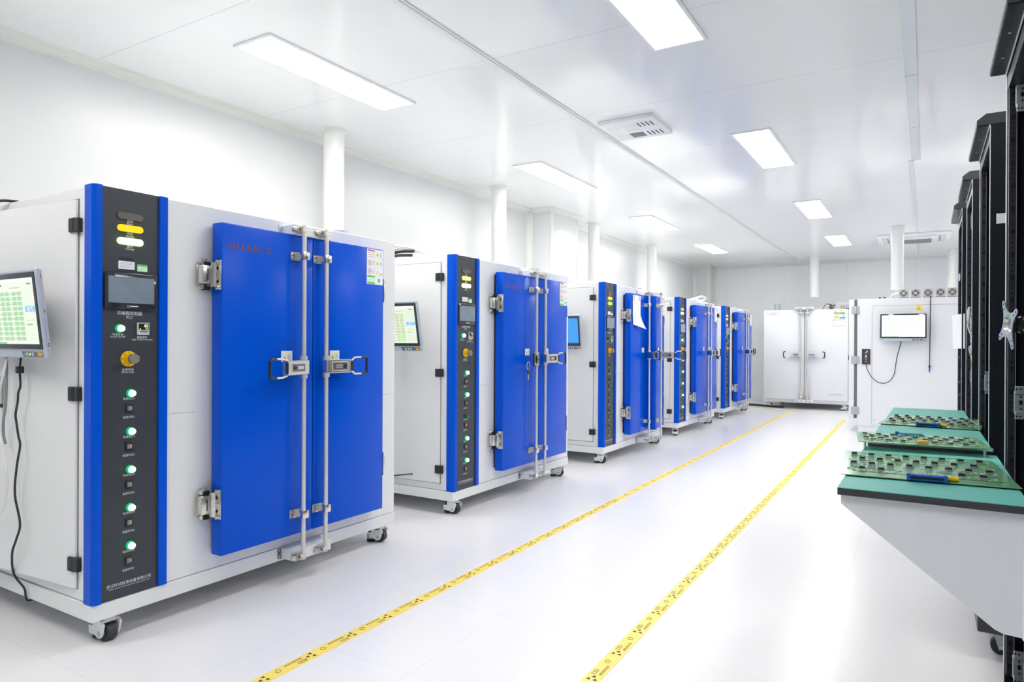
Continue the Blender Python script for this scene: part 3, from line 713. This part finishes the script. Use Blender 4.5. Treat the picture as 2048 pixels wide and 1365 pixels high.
# ------------------------------------------------------------------ white oven facing the camera at the back wall
t = thing('industrial_oven', 'white double-door oven facing the camera at the back wall', 'oven', (-1.845, 13.0, 0))
part('body', None, lambda b: b.box(-.70, .72, .09, 1.42, .175, 1.765, WHITE, .004), t)
part('base_frame', None, lambda b: b.box(-.705, .725, .075, 1.42, .108, .176, WHITE, .003), t)
for x, y, r in ((-.60, .16, 2.6), (.62, .16, .4), (-.60, 1.34, 2.4), (.62, 1.34, .2)): caster(t, x, y, r)
part('door_gasket', None, lambda b: b.box(-.66, .68, .07, .09, .19, 1.75, DARK), t)
for s, x0, x1, bx in ((-1, -.684, -.004, -.052), (1, .004, .695, .052)):
    d = part('door', None, lambda b: b.box(x0, x1, 0, .07, .174, 1.767, WHITE2, .006, 2), t)
    part('lock_bar', None, lambda b: (b.cyl((bx, -.045, .13), (bx, -.045, 1.80), .012, STEEL, 16)), d)
    for z in (.215, 1.70): part('bar_clamp', None, lambda b: b.box(bx-.03, bx+.03, -.058, 0, z-.02, z+.02, CHROME, .006, 2), d)
    lh = part('latch_handle', None, lambda b: (b.box(min(bx, bx+s*.16), max(bx, bx+s*.16), -.075, -.035, .937, 1.003, STEEL, .004), b.box(min(bx+s*.03, bx+s*.12), max(bx+s*.03, bx+s*.12), -.077, -.074, .952, .988, CHROME)), d)
    part('bail', None, lambda b: (b.tube([(bx+s*.16, -.055, .99), (bx+s*.20, -.055, 1.022), (bx+s*.275, -.055, 1.022), (bx+s*.285, -.055, 1.01), (bx+s*.285, -.055, .93), (bx+s*.275, -.055, .918), (bx+s*.20, -.055, .918), (bx+s*.16, -.055, .95)], .004, STEEL, 8),
         b.tube([(bx+s*.25, -.055, 1.022), (bx+s*.275, -.055, 1.022), (bx+s*.285, -.055, 1.01), (bx+s*.285, -.055, .93), (bx+s*.275, -.055, .918), (bx+s*.25, -.055, .918)], .009, BLACK, 8)), lh)
    if s == -1:
        def logo(b):
            n = 28
            for k in range(n):
                a, c = 2*PI*k/n, 2*PI*(k+1)/n
                b.poly([(-.535+.10*math.cos(a), -.0012, 1.70+.028*math.sin(a)), (-.535+.10*math.cos(c), -.0012, 1.70+.028*math.sin(c)), (-.535+.094*math.cos(c), -.0012, 1.70+.024*math.sin(c)), (-.535+.094*math.cos(a), -.0012, 1.70+.024*math.sin(a))], GREYPRINT)
            for x in (-.59, -.565, -.545, -.515, -.495): b.box(x, x+.008, -.0012, 0, 1.688, 1.713, GREYPRINT)
        part('oval_mark', None, logo, d)
        part('key', None, lambda b: b.box(-.265, -.255, -.06, -.052, .85, .93, STEEL, .002), d)
    else:
        def stk(b):
            X, Z = .468, 1.755
            def q(x0, x1, z0, z1, m, e=.002): b.poly([(X+x0, -e, Z-z1), (X+x1, -e, Z-z1), (X+x1, -e, Z-z0), (X+x0, -e, Z-z0)], m)
            b.box(X-.005, X+.205, -.0012, 0, Z-.29, Z, STK_W)
            q(.005, .09, .005, .045, STK_PY); q(.095, .18, .005, .045, STK_PY)
            q(.02, .04, .018, .03, DARKPRINT, .0026); q(.10, .12, .016, .03, ORANGE, .0026)
            q(.005, .09, .05, .08, STK_BR); q(.095, .18, .05, .08, STK_G); q(.005, .09, .05, .06, DARKPRINT, .0026); q(.095, .18, .05, .058, DARKPRINT, .0024)
            q(.045, .06, .10, .112, DARKPRINT); q(.15, .162, .098, .112, DARKPRINT)
            q(.005, .09, .128, .155, STK_Y); q(.095, .185, .125, .158, STK_B); q(.005, .09, .125, .131, DARKPRINT, .0026)
            for k in range(6):
                q(k*.033, k*.033+.016, .172, .180, DARKPRINT); q(k*.033, k*.033+.016, .278, .286, DARKPRINT); q(k*.033+.016, k*.033+.033, .172, .180, STK_Y); q(k*.033+.016, k*.033+.033, .278, .286, STK_Y)
            for k in range(5): q(-.003, .003, .184+k*.02, .194+k*.02, DARKPRINT); q(.193, .199, .184+k*.02, .194+k*.02, DARKPRINT)
        part('warning_sticker', None, stk, d)
        def cap(b):
            b.text('武汉环试检测设备有限公司', .0185, (.505, -.0012, .285), (1, 0, 0), UP, GREYPRINT); b.text('Wuhan-Control Test Demonstration Equipment Co.,Ltd', .0088, (.505, -.0012, .268), (1, 0, 0), UP, GREYPRINT)
        part('printed_text', None, cap, d)
for z in (1.79, .152):
    part('bar_bracket', None, lambda b: (b.box(-.155, .155, -.06, .09, z-.022, z+.022, WHITE2, .003), [b.box(x-.02, x+.02, -.07, -.058, z-.01, z+.01, CHROME, .003) for x in (-.1, -.045, .045, .1)]), t)
part('exhaust_stub', None, lambda b: b.cyl((-.54, .5, 1.764), (-.54, .5, 1.90), .055, GALV, 24), t)
part('control_box', None, lambda b: (b.box(.44, .80, .6, 1.2, 1.764, 1.92, DUCTBOX, .006)), t)
part('roof_duct', None, lambda b: (b.cyl((.57, .45, 1.764), (.57, .45, 1.85), .03, GALV, 16), b.cyl((.66, .42, 1.764), (.66, .42, 1.86), .035, GALV, 16)), t)
def wires(b):
    for k in range(4): b.tube([(.18+k*.02, .35, 1.775), (.24+k*.02, .36, 1.81+.02*k), (.34, .4, 1.83+.015*k), (.42, .45, 1.82+.012*k)], .006, HOSEW if k < 3 else HOSEK, 6, 4)
part('roof_wires', None, wires, t)
def blob(b):
    rr = random.Random(4)
    for k in range(12):
        x, z = rr.uniform(.34, .44), rr.uniform(1.80, 1.86); b.box(x, x+.028, .40, .43, z, z+.014, BLACK, .003)
    b.box(.36, .42, .39, .46, 1.764, 1.802, BLACK, .004)
part('roof_connectors', None, blob, t)
cable('hose', 'black hose lying on the floor along the back wall', [(-3.2, 13.3, .02), (-2.9, 13.28, .02), (-2.65, 13.25, .02), (-2.45, 13.12, .02), (-2.2, 13.1, .02)], .018, HOSEK, 'hose', 10, 4)
cable('hose', 'short black hose end on top of the back-wall white oven', [(-1.22, 13.28, 1.779), (-1.17, 13.28, 1.782), (-1.125, 13.28, 1.776)], .010, HOSEK, 'hose')

# ------------------------------------------------------------------ white oven side-on at right
t = thing('industrial_oven', 'white oven seen side-on at right, with small fans along its roof', 'oven', (-.818, 10.1, 0))
part('body', None, lambda b: (b.box(.035, 1.36, 0, 1.55, .08, 1.755, WHITE2, .004)), t)
part('base_frame', None, lambda b: b.box(.045, 1.35, .01, 1.54, 0, .082, WHITE, .003), t)
def seam(b):
    for x0, x1, z0, z1 in ((.207, .211, .10, 1.662), (.207, 1.36, 1.660, 1.6635)): b.box(x0, x1, -.0015, .002, z0, z1, GREYPRINT)
    b.box(.209, .35, -.0015, .002, .1, .103, GREYPRINT)
    for z in (1.64, .17): b.cyl((.24, -.002, z), (.24, .002, z), .006, GREYPRINT, 10)
part('panel_seam', None, seam, t)
part('door_gasket', None, lambda b: b.box(0, .036, .01, 1.54, .175, 1.745, mat('gasket_grey', (110, 110, 112), .6)), t)
d = part('door', None, lambda b: b.box(-.062, 0, -.004, .775, .165, 1.748, WHITE2, .005, 2), t)
d2 = part('door', None, lambda b: b.box(-.062, 0, .779, 1.55, .165, 1.748, WHITE2, .005, 2), t)
for z in (1.61, .946, .278):
    part('hinge', 'w2h', lambda b: (b.box(-.034, .004, -.012, .004, -.05, .05, GALV, .002), b.box(.022, .062, -.012, .004, -.05, .05, GALV, .002), b.cyl((.013, -.012, -.052), (.013, -.012, .052), .009, STEEL, 14)), t, (0, 0, z))
for bd, y in ((d, .70), (d2, .85)):
    part('lock_bar', 'w2bar', lambda b: b.cyl((-.105, 0, .14), (-.105, 0, 1.78), .011, STEEL, 14), bd, (0, y, 0))
    part('latch_handle', 'w2lh', lambda b: b.box(-.13, -.062, -.03, .03, .93, 1.0, BLACK, .006), bd, (0, y, 0))
def fan(b):
    b.box(-.055, .055, -.02, .03, -.055, .055, SHELL, .004)
    b.cyl((0, -.0205, 0), (0, -.022, 0), .045, DARKPRINT, 28)
for x in (.564, .697, .833, .967, 1.093):
    f = part('cooling_fan', 'fan', fan, t, (x, .04, 1.815))
    def guard(b):
        for r in (.012, .026, .040): b.tube([(r*math.cos(a), -.026, r*math.sin(a)) for a in (2*PI*k/20 for k in range(21))], .0022, STEEL, 6)
        for k in range(4): a = PI/4+PI/2*k; b.tube([(0, -.026, 0), (.047*math.cos(a), -.025, .047*math.sin(a))], .0025, STEEL, 6)
        b.cyl((0, -.027, 0), (0, -.022, 0), .010, STEEL, 14)
    part('fan_guard', 'fang', guard, f)
    part('fan_bracket', 'fanb', lambda b: (b.box(.055, .085, -.01, .02, -.01, .03, WHITE, .002), b.box(-.055, .055, -.018, .03, -.061, -.054, DARK)), f)
part('roof_valve', None, lambda b: (b.box(.28, .305, .06, .1, 1.754, 1.776, BLACK, .004), b.box(.335, .36, .06, .1, 1.754, 1.776, BLACK, .004), b.box(.30, .34, .07, .09, 1.756, 1.768, STEEL, .003)), t)
part('roof_hose', None, lambda b: b.tube([(.42, .08, 1.765), (.44, .07, 1.80), (.49, .06, 1.82), (.53, .06, 1.825)], .014, HOSEW, 10, 4), t)
part('warning_sticker', None, lambda b: (b.box(.706, .766, -.0016, 0, 1.59, 1.652, STK_Y), b.poly([(.722, -.002, 1.602), (.750, -.002, 1.602), (.736, -.002, 1.632)], ORANGE)), t)
def cbox(b):
    b.box(.092, .19, -.012, 0, .892, 1.094, mat('controller_face', (62, 58, 66), .35), .003)
    for z, w, m in ((1.064, .018, SHELL), (1.047, .028, PRINT), (1.03, .026, GREYPRINT), (.976, .024, PRINT), (.957, .016, STK_Y), (.932, .022, PRINT)): b.box(.141-w/2+(.012 if z > 1.06 else 0), .141+w/2+(.012 if z > 1.06 else 0), -.0135, -.011, z-(.008 if m is SHELL else .003), z+(.008 if m is SHELL else .003), m)
    b.cyl((.141, -.018, 1.0), (.141, -.011, 1.0), .011, STK_PY, 16)
    for z in (1.018, .968): b.box(.105, .178, -.0132, -.0118, z, z+.001, GREYPRINT)
part('controller', None, cbox, t)
C1 = [(-.276, 1.204), (-.295, 1.107), (-.323, .991), (-.339, .862), (-.355, .765), (-.40, .686), (-.468, .651), (-.543, .668), (-.607, .725), (-.654, .809), (-.678, .90)]
cable('cable', 'thin black cable looping from the right monitor to the controller', [(p[0], 10.07, p[1]) for p in C1], .0045, HOSEK, sm=6)
o = thing('sensor_cable', 'straight black cord with a blue plug hanging right of the white table monitor', 'cable', (.04, 10.07, 0))
part('cord', None, lambda b: b.tube([(.004, .05, 1.765), (.003, .01, 1.762), (.002, 0, 1.70), (0, 0, 1.3), (-.004, 0, .89)], .005, HOSEK, 8, 3), o)
part('plug', None, lambda b: (b.cyl((-.004, 0, .895), (-.004, 0, .87), .012, BLACK, 12), b.cyl((-.004, 0, .87), (-.005, 0, .82), .010, mat('blue_plug', (70, 84, 190), .4), 12, .008), b.cyl((-.005, 0, .82), (-.005, 0, .805), .006, BLACK, 10)), o)

# ------------------------------------------------------------------ black racks
def rack(X, y0, y1, label, extra, ph=.140):
    t = thing('equipment_rack', label, 'rack', (X, y0, 0), group='open black equipment racks')
    w = y1-y0; D = .62
    def sp(b):
        b.box(.002, D, -.0, .022, .12, 1.955, RACK); b.box(0, .0035, 0, .012, .12, 1.955, RACKEDGE, .001)
    part('side_panel', None, sp, t)
    def sp2(b):
        b.box(.002, D, w-.022, w, .12, 1.955, RACK); b.box(0, .0035, w-.012, w, .12, 1.955, RACKEDGE, .001)
    part('side_panel', None, sp2, t)
    part('back_panel', None, lambda b: b.box(D-.015, D, .02, w-.02, .12, 1.955, RACK), t)
    def cap(b):
        b.prism([(-.040, 0, 1.957), (-.040, 0, 1.975), (-.012, 0, 1.997), (D, 0, 1.997), (D, 0, 1.957)], (0, w, 0), RACKCAP)
        b.box(-.038, .0, .004, w-.004, 1.953, 1.958, RACK); b.box(-.003, 0, .0, w, 1.945, 1.957, RACKEDGE, .001); b.box(.002, .06, .02, w-.02, 1.90, 1.956, RACK)
        for y in (w*.35, w*.7): b.cyl((-.02, y, 1.951), (-.02, y, 1.956), .004, STEEL, 8)
    part('top_cap', None, cap, t)
    part('plinth', None, lambda b: (b.box(-.03, D, -.004, w+.004, .10, ph, RACKCAP, .003)), t)
    for x, y in ((.038, .09), (.038, w-.09), (.52, .09), (.52, w-.09)):
        def cs(b):
            b.box(x-.028, x+.028, y-.024, y+.024, .096, .101, GALV); b.prism([(x-.02, y-.022, .097), (x+.03, y-.022, .097), (x+.018, y-.022, .024), (x+.002, y-.022, .020)], (0, .005, 0), GALV)
            b.prism([(x-.02, y+.017, .097), (x+.03, y+.017, .097), (x+.018, y+.017, .024), (x+.002, y+.017, .020)], (0, .005, 0), GALV)
        c = part('caster', None, cs, t)
        part('wheel', None, lambda b: (b.cyl((x+.008, y-.013, .032), (x+.008, y+.013, .032), .0315, RUBBER, 28), b.cyl((x+.008, y-.026, .032), (x+.008, y+.026, .032), .006, STEEL, 12)), c)
    # perforated mounting rails
    def rail(b, ya, yb, face):
        b.box(.004, .022, ya, yb, .19, 1.945, RAIL)
        yy = face
        z = .21; k = 0
        while z < 1.93:
            if k % 4 == 0: b.poly([(.009, yy, z), (.018, yy, z), (.018, yy, z+.016), (.009, yy, z+.016)], DARK)
            else: b.poly([(.0115, yy, z+.004), (.0155, yy, z+.004), (.0155, yy, z+.010), (.0115, yy, z+.010)], DARK)
            z += .0148 if k % 4 else .022; k += 1
        b.box(.0215, .0225, min(ya, face), max(yb, face), .19, 1.945, RACKEDGE)
    part('mounting_rail', None, lambda b: rail(b, w-.045, w-.022, w-.0455), t)
    part('mounting_rail', None, lambda b: rail(b, .022, .045, .0455), t)
    def brkt(b):
        b.box(.018, .14, 0, .006, -.034, .034, GALV, .002); b.box(.024, .14, .004, .022, -.036, .036, GALV)
        b.box(.020, .14, -.004, .001, .024, .048, GALV, .002); b.box(.020, .14, -.004, .001, -.048, -.024, GALV, .002)
        for x in (.024, .033, .052, .07):
            for z in (.039, -.039): b.box(x-.0022, x+.0022, -.0046, -.0038, z-.0022, z+.0022, DARK)
        b.box(.030, .038, -.0006, .0002, -.006, .007, DARK)
        for z in (-.017, .017): b.box(.032, .036, -.0006, .0002, z-.003, z+.003, DARK)
    for z in extra: part('slide_bracket', 'brkt', brkt, t, (0, w-.052, z))
    return t
rk1 = rack(.199, 1.98, 2.49, 'nearest black open rack, cut off by the right edge of the photo', (1.872, .985, .222))
rk2 = rack(.195, 3.03, 3.60, 'second black open rack from the front, with a small sticker on its side', (.99,), .190)
rk3 = rack(.1875, 3.99, 4.56, 'third black open rack, with loose wires hanging inside', (1.83, .98, ))
rk4 = rack(.176, 4.80, 5.38, 'farthest black open rack, with a paper sheet on its front', (1.80, .97))
part('sticker', None, lambda b: b.box(.020, .07, -.0012, 0, 1.592, 1.628, STK_W), rk2)
part('sticker', None, lambda b: b.box(-.001, .004, .30, .42, 1.56, 1.60, STK_W), rk4)
part('switch', None, lambda b: [b.box(.004, .030, .40, .46, z, z+.02, BLACK, .003) for z in (1.06, .90, .82)], rk4)
o = thing('paper_sheet', 'white paper sheet hanging in front of the farthest rack', 'paper', (.139, 4.95, 1.13))
part('sheet', None, lambda b: b.prism([(0, 0, 0), (.052, -.17, 0), (.052, -.17, .205), (-.006, .02, .205)], (.0006, .0003, 0), PAPER), o)
o = thing('wire_bundle', 'tangled wires with a yellow plug hanging in the third rack', 'wires', (.197, 4.42, 1.04))
for k in range(4):
    part('wire', None, lambda b: b.tube([(.006+.004*k, .05-.01*k, .29), (.012-.006*k, .02*k-.03, .22), (.004+.005*k, .03-.02*k, .15-.01*k), (.012-.004*k, -.02+.01*k, .10), (.008, .0, .05)], .0028, (HOSEK, HOSEW, HOSEG, HOSEW)[k], 6, 5), o)
part('plug', None, lambda b: b.tube([(.010, -.01, .055), (.014, -.02, .03), (.018, -.03, .0)], .006, YELLOW, 8, 3), o)
cable('cable_coil', 'white looped cord hanging high in the third rack', [(.203, 4.50, 1.355), (.197, 4.46, 1.34), (.196, 4.45, 1.31), (.197, 4.46, 1.285), (.204, 4.49, 1.28)], .008, HOSEW, 'cord', 8, 4)

# monitor mount on the nearest rack
o = thing('monitor_mount', 'bare silver monitor mounting plate on a black arm at the nearest rack', 'monitor mount', (.178, 2.16, 1.203))
def mplate(b):
    # four-armed plate in the local y-z plane
    prof = []
    for q in range(4):
        a0 = PI/4+q*PI/2
        for da, r in ((-.17, .062), (-.13, .080), (-.05, .087), (.05, .087), (.13, .080), (.17, .062), (.45, .043), (PI/4, .039), (PI/2-.45, .043)):
            prof.append((r*math.cos(a0+da), r*math.sin(a0+da)))
    n = len(prof)
    inn = [(.034*math.cos(math.atan2(p[1], p[0])), .034*math.sin(math.atan2(p[1], p[0]))) for p in prof]
    for k in range(n):
        j = (k+1) % n; A, B, c, d = prof[k], prof[j], inn[j], inn[k]
        b.poly([(0, *A), (0, *B), (0, *c), (0, *d)], GALV); b.poly([(.003, *A), (.003, *d), (.003, *c), (.003, *B)], GALV); b.poly([(0, *A), (.003, *A), (.003, *B), (0, *B)], GALV)
        f = .82
        b.poly([(0, *d), (0, *c), (.010, c[0]*f, c[1]*f), (.010, d[0]*f, d[1]*f)], CHROME); b.poly([(.010, d[0]*f, d[1]*f), (.010, c[0]*f, c[1]*f), (.013, 0, 0)], CHROME)
    for q in range(4):
        a0 = PI/4+q*PI/2
        for r in (.076, .058): b.cyl((-.0007, r*math.cos(a0), r*math.sin(a0)), (.0, r*math.cos(a0), r*math.sin(a0)), .0032, DARK, 10)
    b.cyl((.004, -.014, -.004), (.013, -.014, -.004), .007, CHROME, 10)
part('plate', None, mplate, o, (0, 0, 0), (.28, 0, .22)); o.children[0].scale = (.82, .82, .82)
part('arm', None, lambda b: (b.cyl((.0125, .002, 0), (.026, .006, 0), .020, BLACK, 18), b.box(.020, .060, -.030, .012, -.022, .022, BLACK, .005), b.cyl((.030, -.034, .014), (.075, -.040, .014), .0045, CHROME, 10), b.cyl((.030, -.034, -.014), (.075, -.040, -.014), .0045, CHROME, 10), b.box(.050, .085, -.17, -.012, -.022, .022, BLACK, .005)), o)

# ------------------------------------------------------------------ work benches with circuit boards
def bench(xl0, xl1, xr, y0, y1, label, gussets):
    t = thing('work_bench', label, 'bench', (xl0, y0, 0), group='teal-topped rack benches')
    w = y1-y0
    def top(b):
        P = [(0, 0, .782), (xr-xl0, 0, .782), (xr-xl0-.004, w, .782), (xl1-xl0, w, .782)]
        b.prism(P, (0, 0, .0165), BENCHEDGE)
        b.prism([(p[0], p[1], .7985) for p in P], (0, 0, .0018), TEAL)
    part('worktop', None, top, t)
    for y in gussets:
        def gs(b):
            x1 = xr-xl0-.012
            b.prism([(.006, y, .781), (.006, y, .757), (.318, y, .514), (.335, y, .507), (x1, y, .505), (x1, y, .781)], (0, .018, 0), GUSSET)
            b.box(x1, x1+.012, y-.004, y+.03, .50, .781, GUSSET, .002)
        part('support_panel', None, gs, t)
    return t
bench(-.185, -.178, .196, 1.847, 2.646, 'nearest teal-topped bench with a light grey triangular side panel', (.02, .76))
bench(-.1775, -.167, .191, 2.745, 3.545, 'middle teal-topped bench, right behind the nearest one', (.02, .76))
bench(-.166, -.1535, .176, 3.60, 4.37, 'farthest teal-topped bench, in front of the side-on white oven', (.02, .73))

def board(label, loc, rot, Lx, Dy, flat, seed):
    t = thing('circuit_board', label, 'circuit board', loc, rot, group='green circuit boards on the benches')
    def base(b):
        b.box(0, Lx, 0, Dy, 0, .0022, PCB); b.box(-.0004, Lx+.0004, -.0004, Dy+.0004, .0003, .0019, PCBSIDE)
        for x0, x1, y in ((.03, .17, .055), (.02, .13, .11), (.24, .36, .055), (.22, .35, .12)):
            b.box(x0*Lx/.38, x1*Lx/.38, y*Dy/.4, y*Dy/.4+.006, .0021, .0026, DARK)
        for x in (.02, Lx-.02):
            for y in (.02, Dy-.02): b.cyl((x, y, -.0255 if flat else -.003), (x, y, 0), .004, STEEL, 8)
    part('substrate', None, base, t)
    rr = random.Random(seed); cw, cd, ch = (.0155, .012, .008) if not flat else (.015, .017, .003)
    def chip(b):
        b.box(0, cw, 0, cd, .0012, ch+.002, CHIPK, .0006); b.box(-.001, cw+.001, -.004, .0, .0, ch*.6, CHIPG); b.box(-.001, cw+.001, cd, cd+.0025, 0, ch*.45, CHIPG)
    for r in range(4):
        y = Dy*(.20+.20*r)
        for c in range(8):
            x = Lx*(.05+.118*c+(.055 if r % 2 == 0 else 0))
            if x > Lx-.03 or (r == 0 and .30 < x/Lx < .62 and not flat): continue
            part('chip', 'chip%d' % flat, chip, t, (x, y, .0022))
    def smd(b):
        for r in range(4):
            for k in range(70):
                x = rr.uniform(.01, Lx-.02); y = Dy*(.20+.20*r)+rr.uniform(-.02, .02); s = rr.uniform(.003, .009)
                b.box(x, x+s, y, y+.003, .002, .002+rr.uniform(.001, .003), rr.choice((PRINT, PRINT, CHIPG, STK_LG, STK_PY, PCBSIDE)))
    s = part('surface_components', None, smd, t); s['kind'] = 'stuff'
    if not flat:
        part('connector', 'bconn', lambda b: (b.box(0, .088, -.007, .010, -.003, .012, CONN, .002), b.box(.006, .082, -.0075, -.0065, .0015, .0075, DARK), b.box(0, .008, -.010, .012, -.003, .014, CONN, .001), b.box(.080, .088, -.010, .012, -.003, .014, CONN, .001)), t, (Lx*.385, 0, .0045))
        part('capacitor', 'bcap', lambda b: (b.cyl((0, 0, .006), (.03, 0, .006), .006, YELLOW, 14), b.box(-.006, 0, -.005, .005, .001, .008, STK_PY)), t, (Lx*.60, .018, .002))
    else:
        part('capacitor', 'bcap2', lambda b: b.box(0, .034, -.008, .008, 0, .012, mat('amber_part', (240, 190, 90), .4), .004, 2), t, (Lx*.455, Dy*.10, .002))
        part('connector', 'bconn2', lambda b: (b.box(0, .012, -.006, .006, 0, .012, CONN, .002), b.box(.012, .085, -.005, .005, 0, .009, mat('pale_blue_part', (110, 176, 206), .4), .001)), t, (Lx*.33, Dy*.93, .002))
board('nearest green circuit board, with blue edge connector, on the nearest bench', (-.192, 2.013, .8035), (0, 0, .07), .392, .445, 0, 1)
board('middle green circuit board, bridging the gap between two benches', (-.192, 2.545, .826), (0, 0, .10), .374, .275, 1, 2)
board('farthest green circuit board, in front of the side-on white oven', (-.179, 3.40, .8035), (0, 0, -.085), .372, .46, 0, 3)

# ------------------------------------------------------------------ floor tapes with printed marks
def tri_mark(b, cx, cy, s, z, m, up):
    """warning triangle with a bite: three dark corners"""
    def P(a, r): return (cx+r*math.cos(a), cy+r*math.sin(a), z)
    for k in range(3):
        a = up+k*2*PI/3; p = Vector(P(a, s)); n1 = Vector(P(a+2*PI/3, s)); n2 = Vector(P(a-2*PI/3, s))
        b.poly([p, p.lerp(n1, .42), p.lerp(n2, .42)], m)
def tape(label, x0, y0, x1, y1, start, pitch, direction, marks=True, w=.058):
    ln = math.hypot(x1-x0, y1-y0); t = thing('floor_tape', label, 'tape', (x0, y0, 0), (0, 0, math.atan2(y1-y0, x1-x0)))
    part('strip', None, lambda b: b.box(0, ln, -w/2, w/2, .0, .0012, YTAPE), t)
    if not marks: return
    def mk(b):
        z = .0016; s = start; d = direction; n = 0
        while s < ln-.2 and n < 48:
            tri_mark(b, s, .0, .024, z, DARKPRINT, 0 if d > 0 else PI)
            if n < 16:
                b.text('ESD', .024, (s+d*.05, d*.010, z), (d, 0, 0), (0, d, 0), DARKPRINT)
                b.text('静电保护区域', .013, (s+d*.072, -d*.014, z), (d, 0, 0), (0, d, 0), DARKPRINT)
                b.tube([(s+d*.145+.010*math.cos(a), .004+.010*math.sin(a), z) for a in (2*PI*j/12 for j in range(13))], .0009, DARKPRINT, 4)
            s += pitch; n += 1
    part('lettering', None, mk, t)
tape('long yellow printed floor tape running in front of the blue ovens', -1.915, .3, -1.995, 12.6, 1.25, .2085, -1)
tape('yellow printed floor tape on the bench side of the aisle', -.955, .3, -1.065, 11.6, 1.845, .2225, 1)
tape('short yellow floor tape lying across the floor at the back', -2.75, 12.85, -1.35, 12.62, 0, 1, 1, False, .045)

# ------------------------------------------------------------------ camera, world, render look
cam = bpy.data.cameras.new('camera'); co = bpy.data.objects.new('camera', cam); C.objects.link(co)
cam.sensor_width = 36; cam.lens = 1365.33/2048*36; cam.clip_start = .05; cam.shift_y = 6.5/2048
yaw, pitch, roll = (math.radians(a) for a in (31.255, -.089, .2588))
F = Vector((-math.sin(yaw)*math.cos(pitch), math.cos(yaw)*math.cos(pitch), math.sin(pitch)))
R0 = Vector((math.cos(yaw), math.sin(yaw), 0)); U0 = R0.cross(F)
R = R0*math.cos(roll)+U0*math.sin(roll); U = U0*math.cos(roll)-R0*math.sin(roll)
M = Matrix((R, U, -F)).transposed().to_4x4(); M.translation = (0, 0, 1.15)
co.matrix_world = M
sc.camera = co
w = bpy.data.worlds.new('world'); sc.world = w; w.use_nodes = True
w.node_tree.nodes['Background'].inputs['Color'].default_value = (.9, .95, 1, 1); w.node_tree.nodes['Background'].inputs['Strength'].default_value = .3
sc.view_settings.view_transform = 'Standard'; sc.view_settings.look = 'None'; sc.view_settings.gamma = 1; sc.view_settings.use_curve_mapping = False
sc.view_settings.exposure = .61
cy = sc.cycles
cy.max_bounces = 14; cy.diffuse_bounces = 8; cy.glossy_bounces = 6; cy.use_denoising = True; cy.caustics_reflective = False; cy.caustics_refractive = False
cy.sample_clamp_indirect = 8
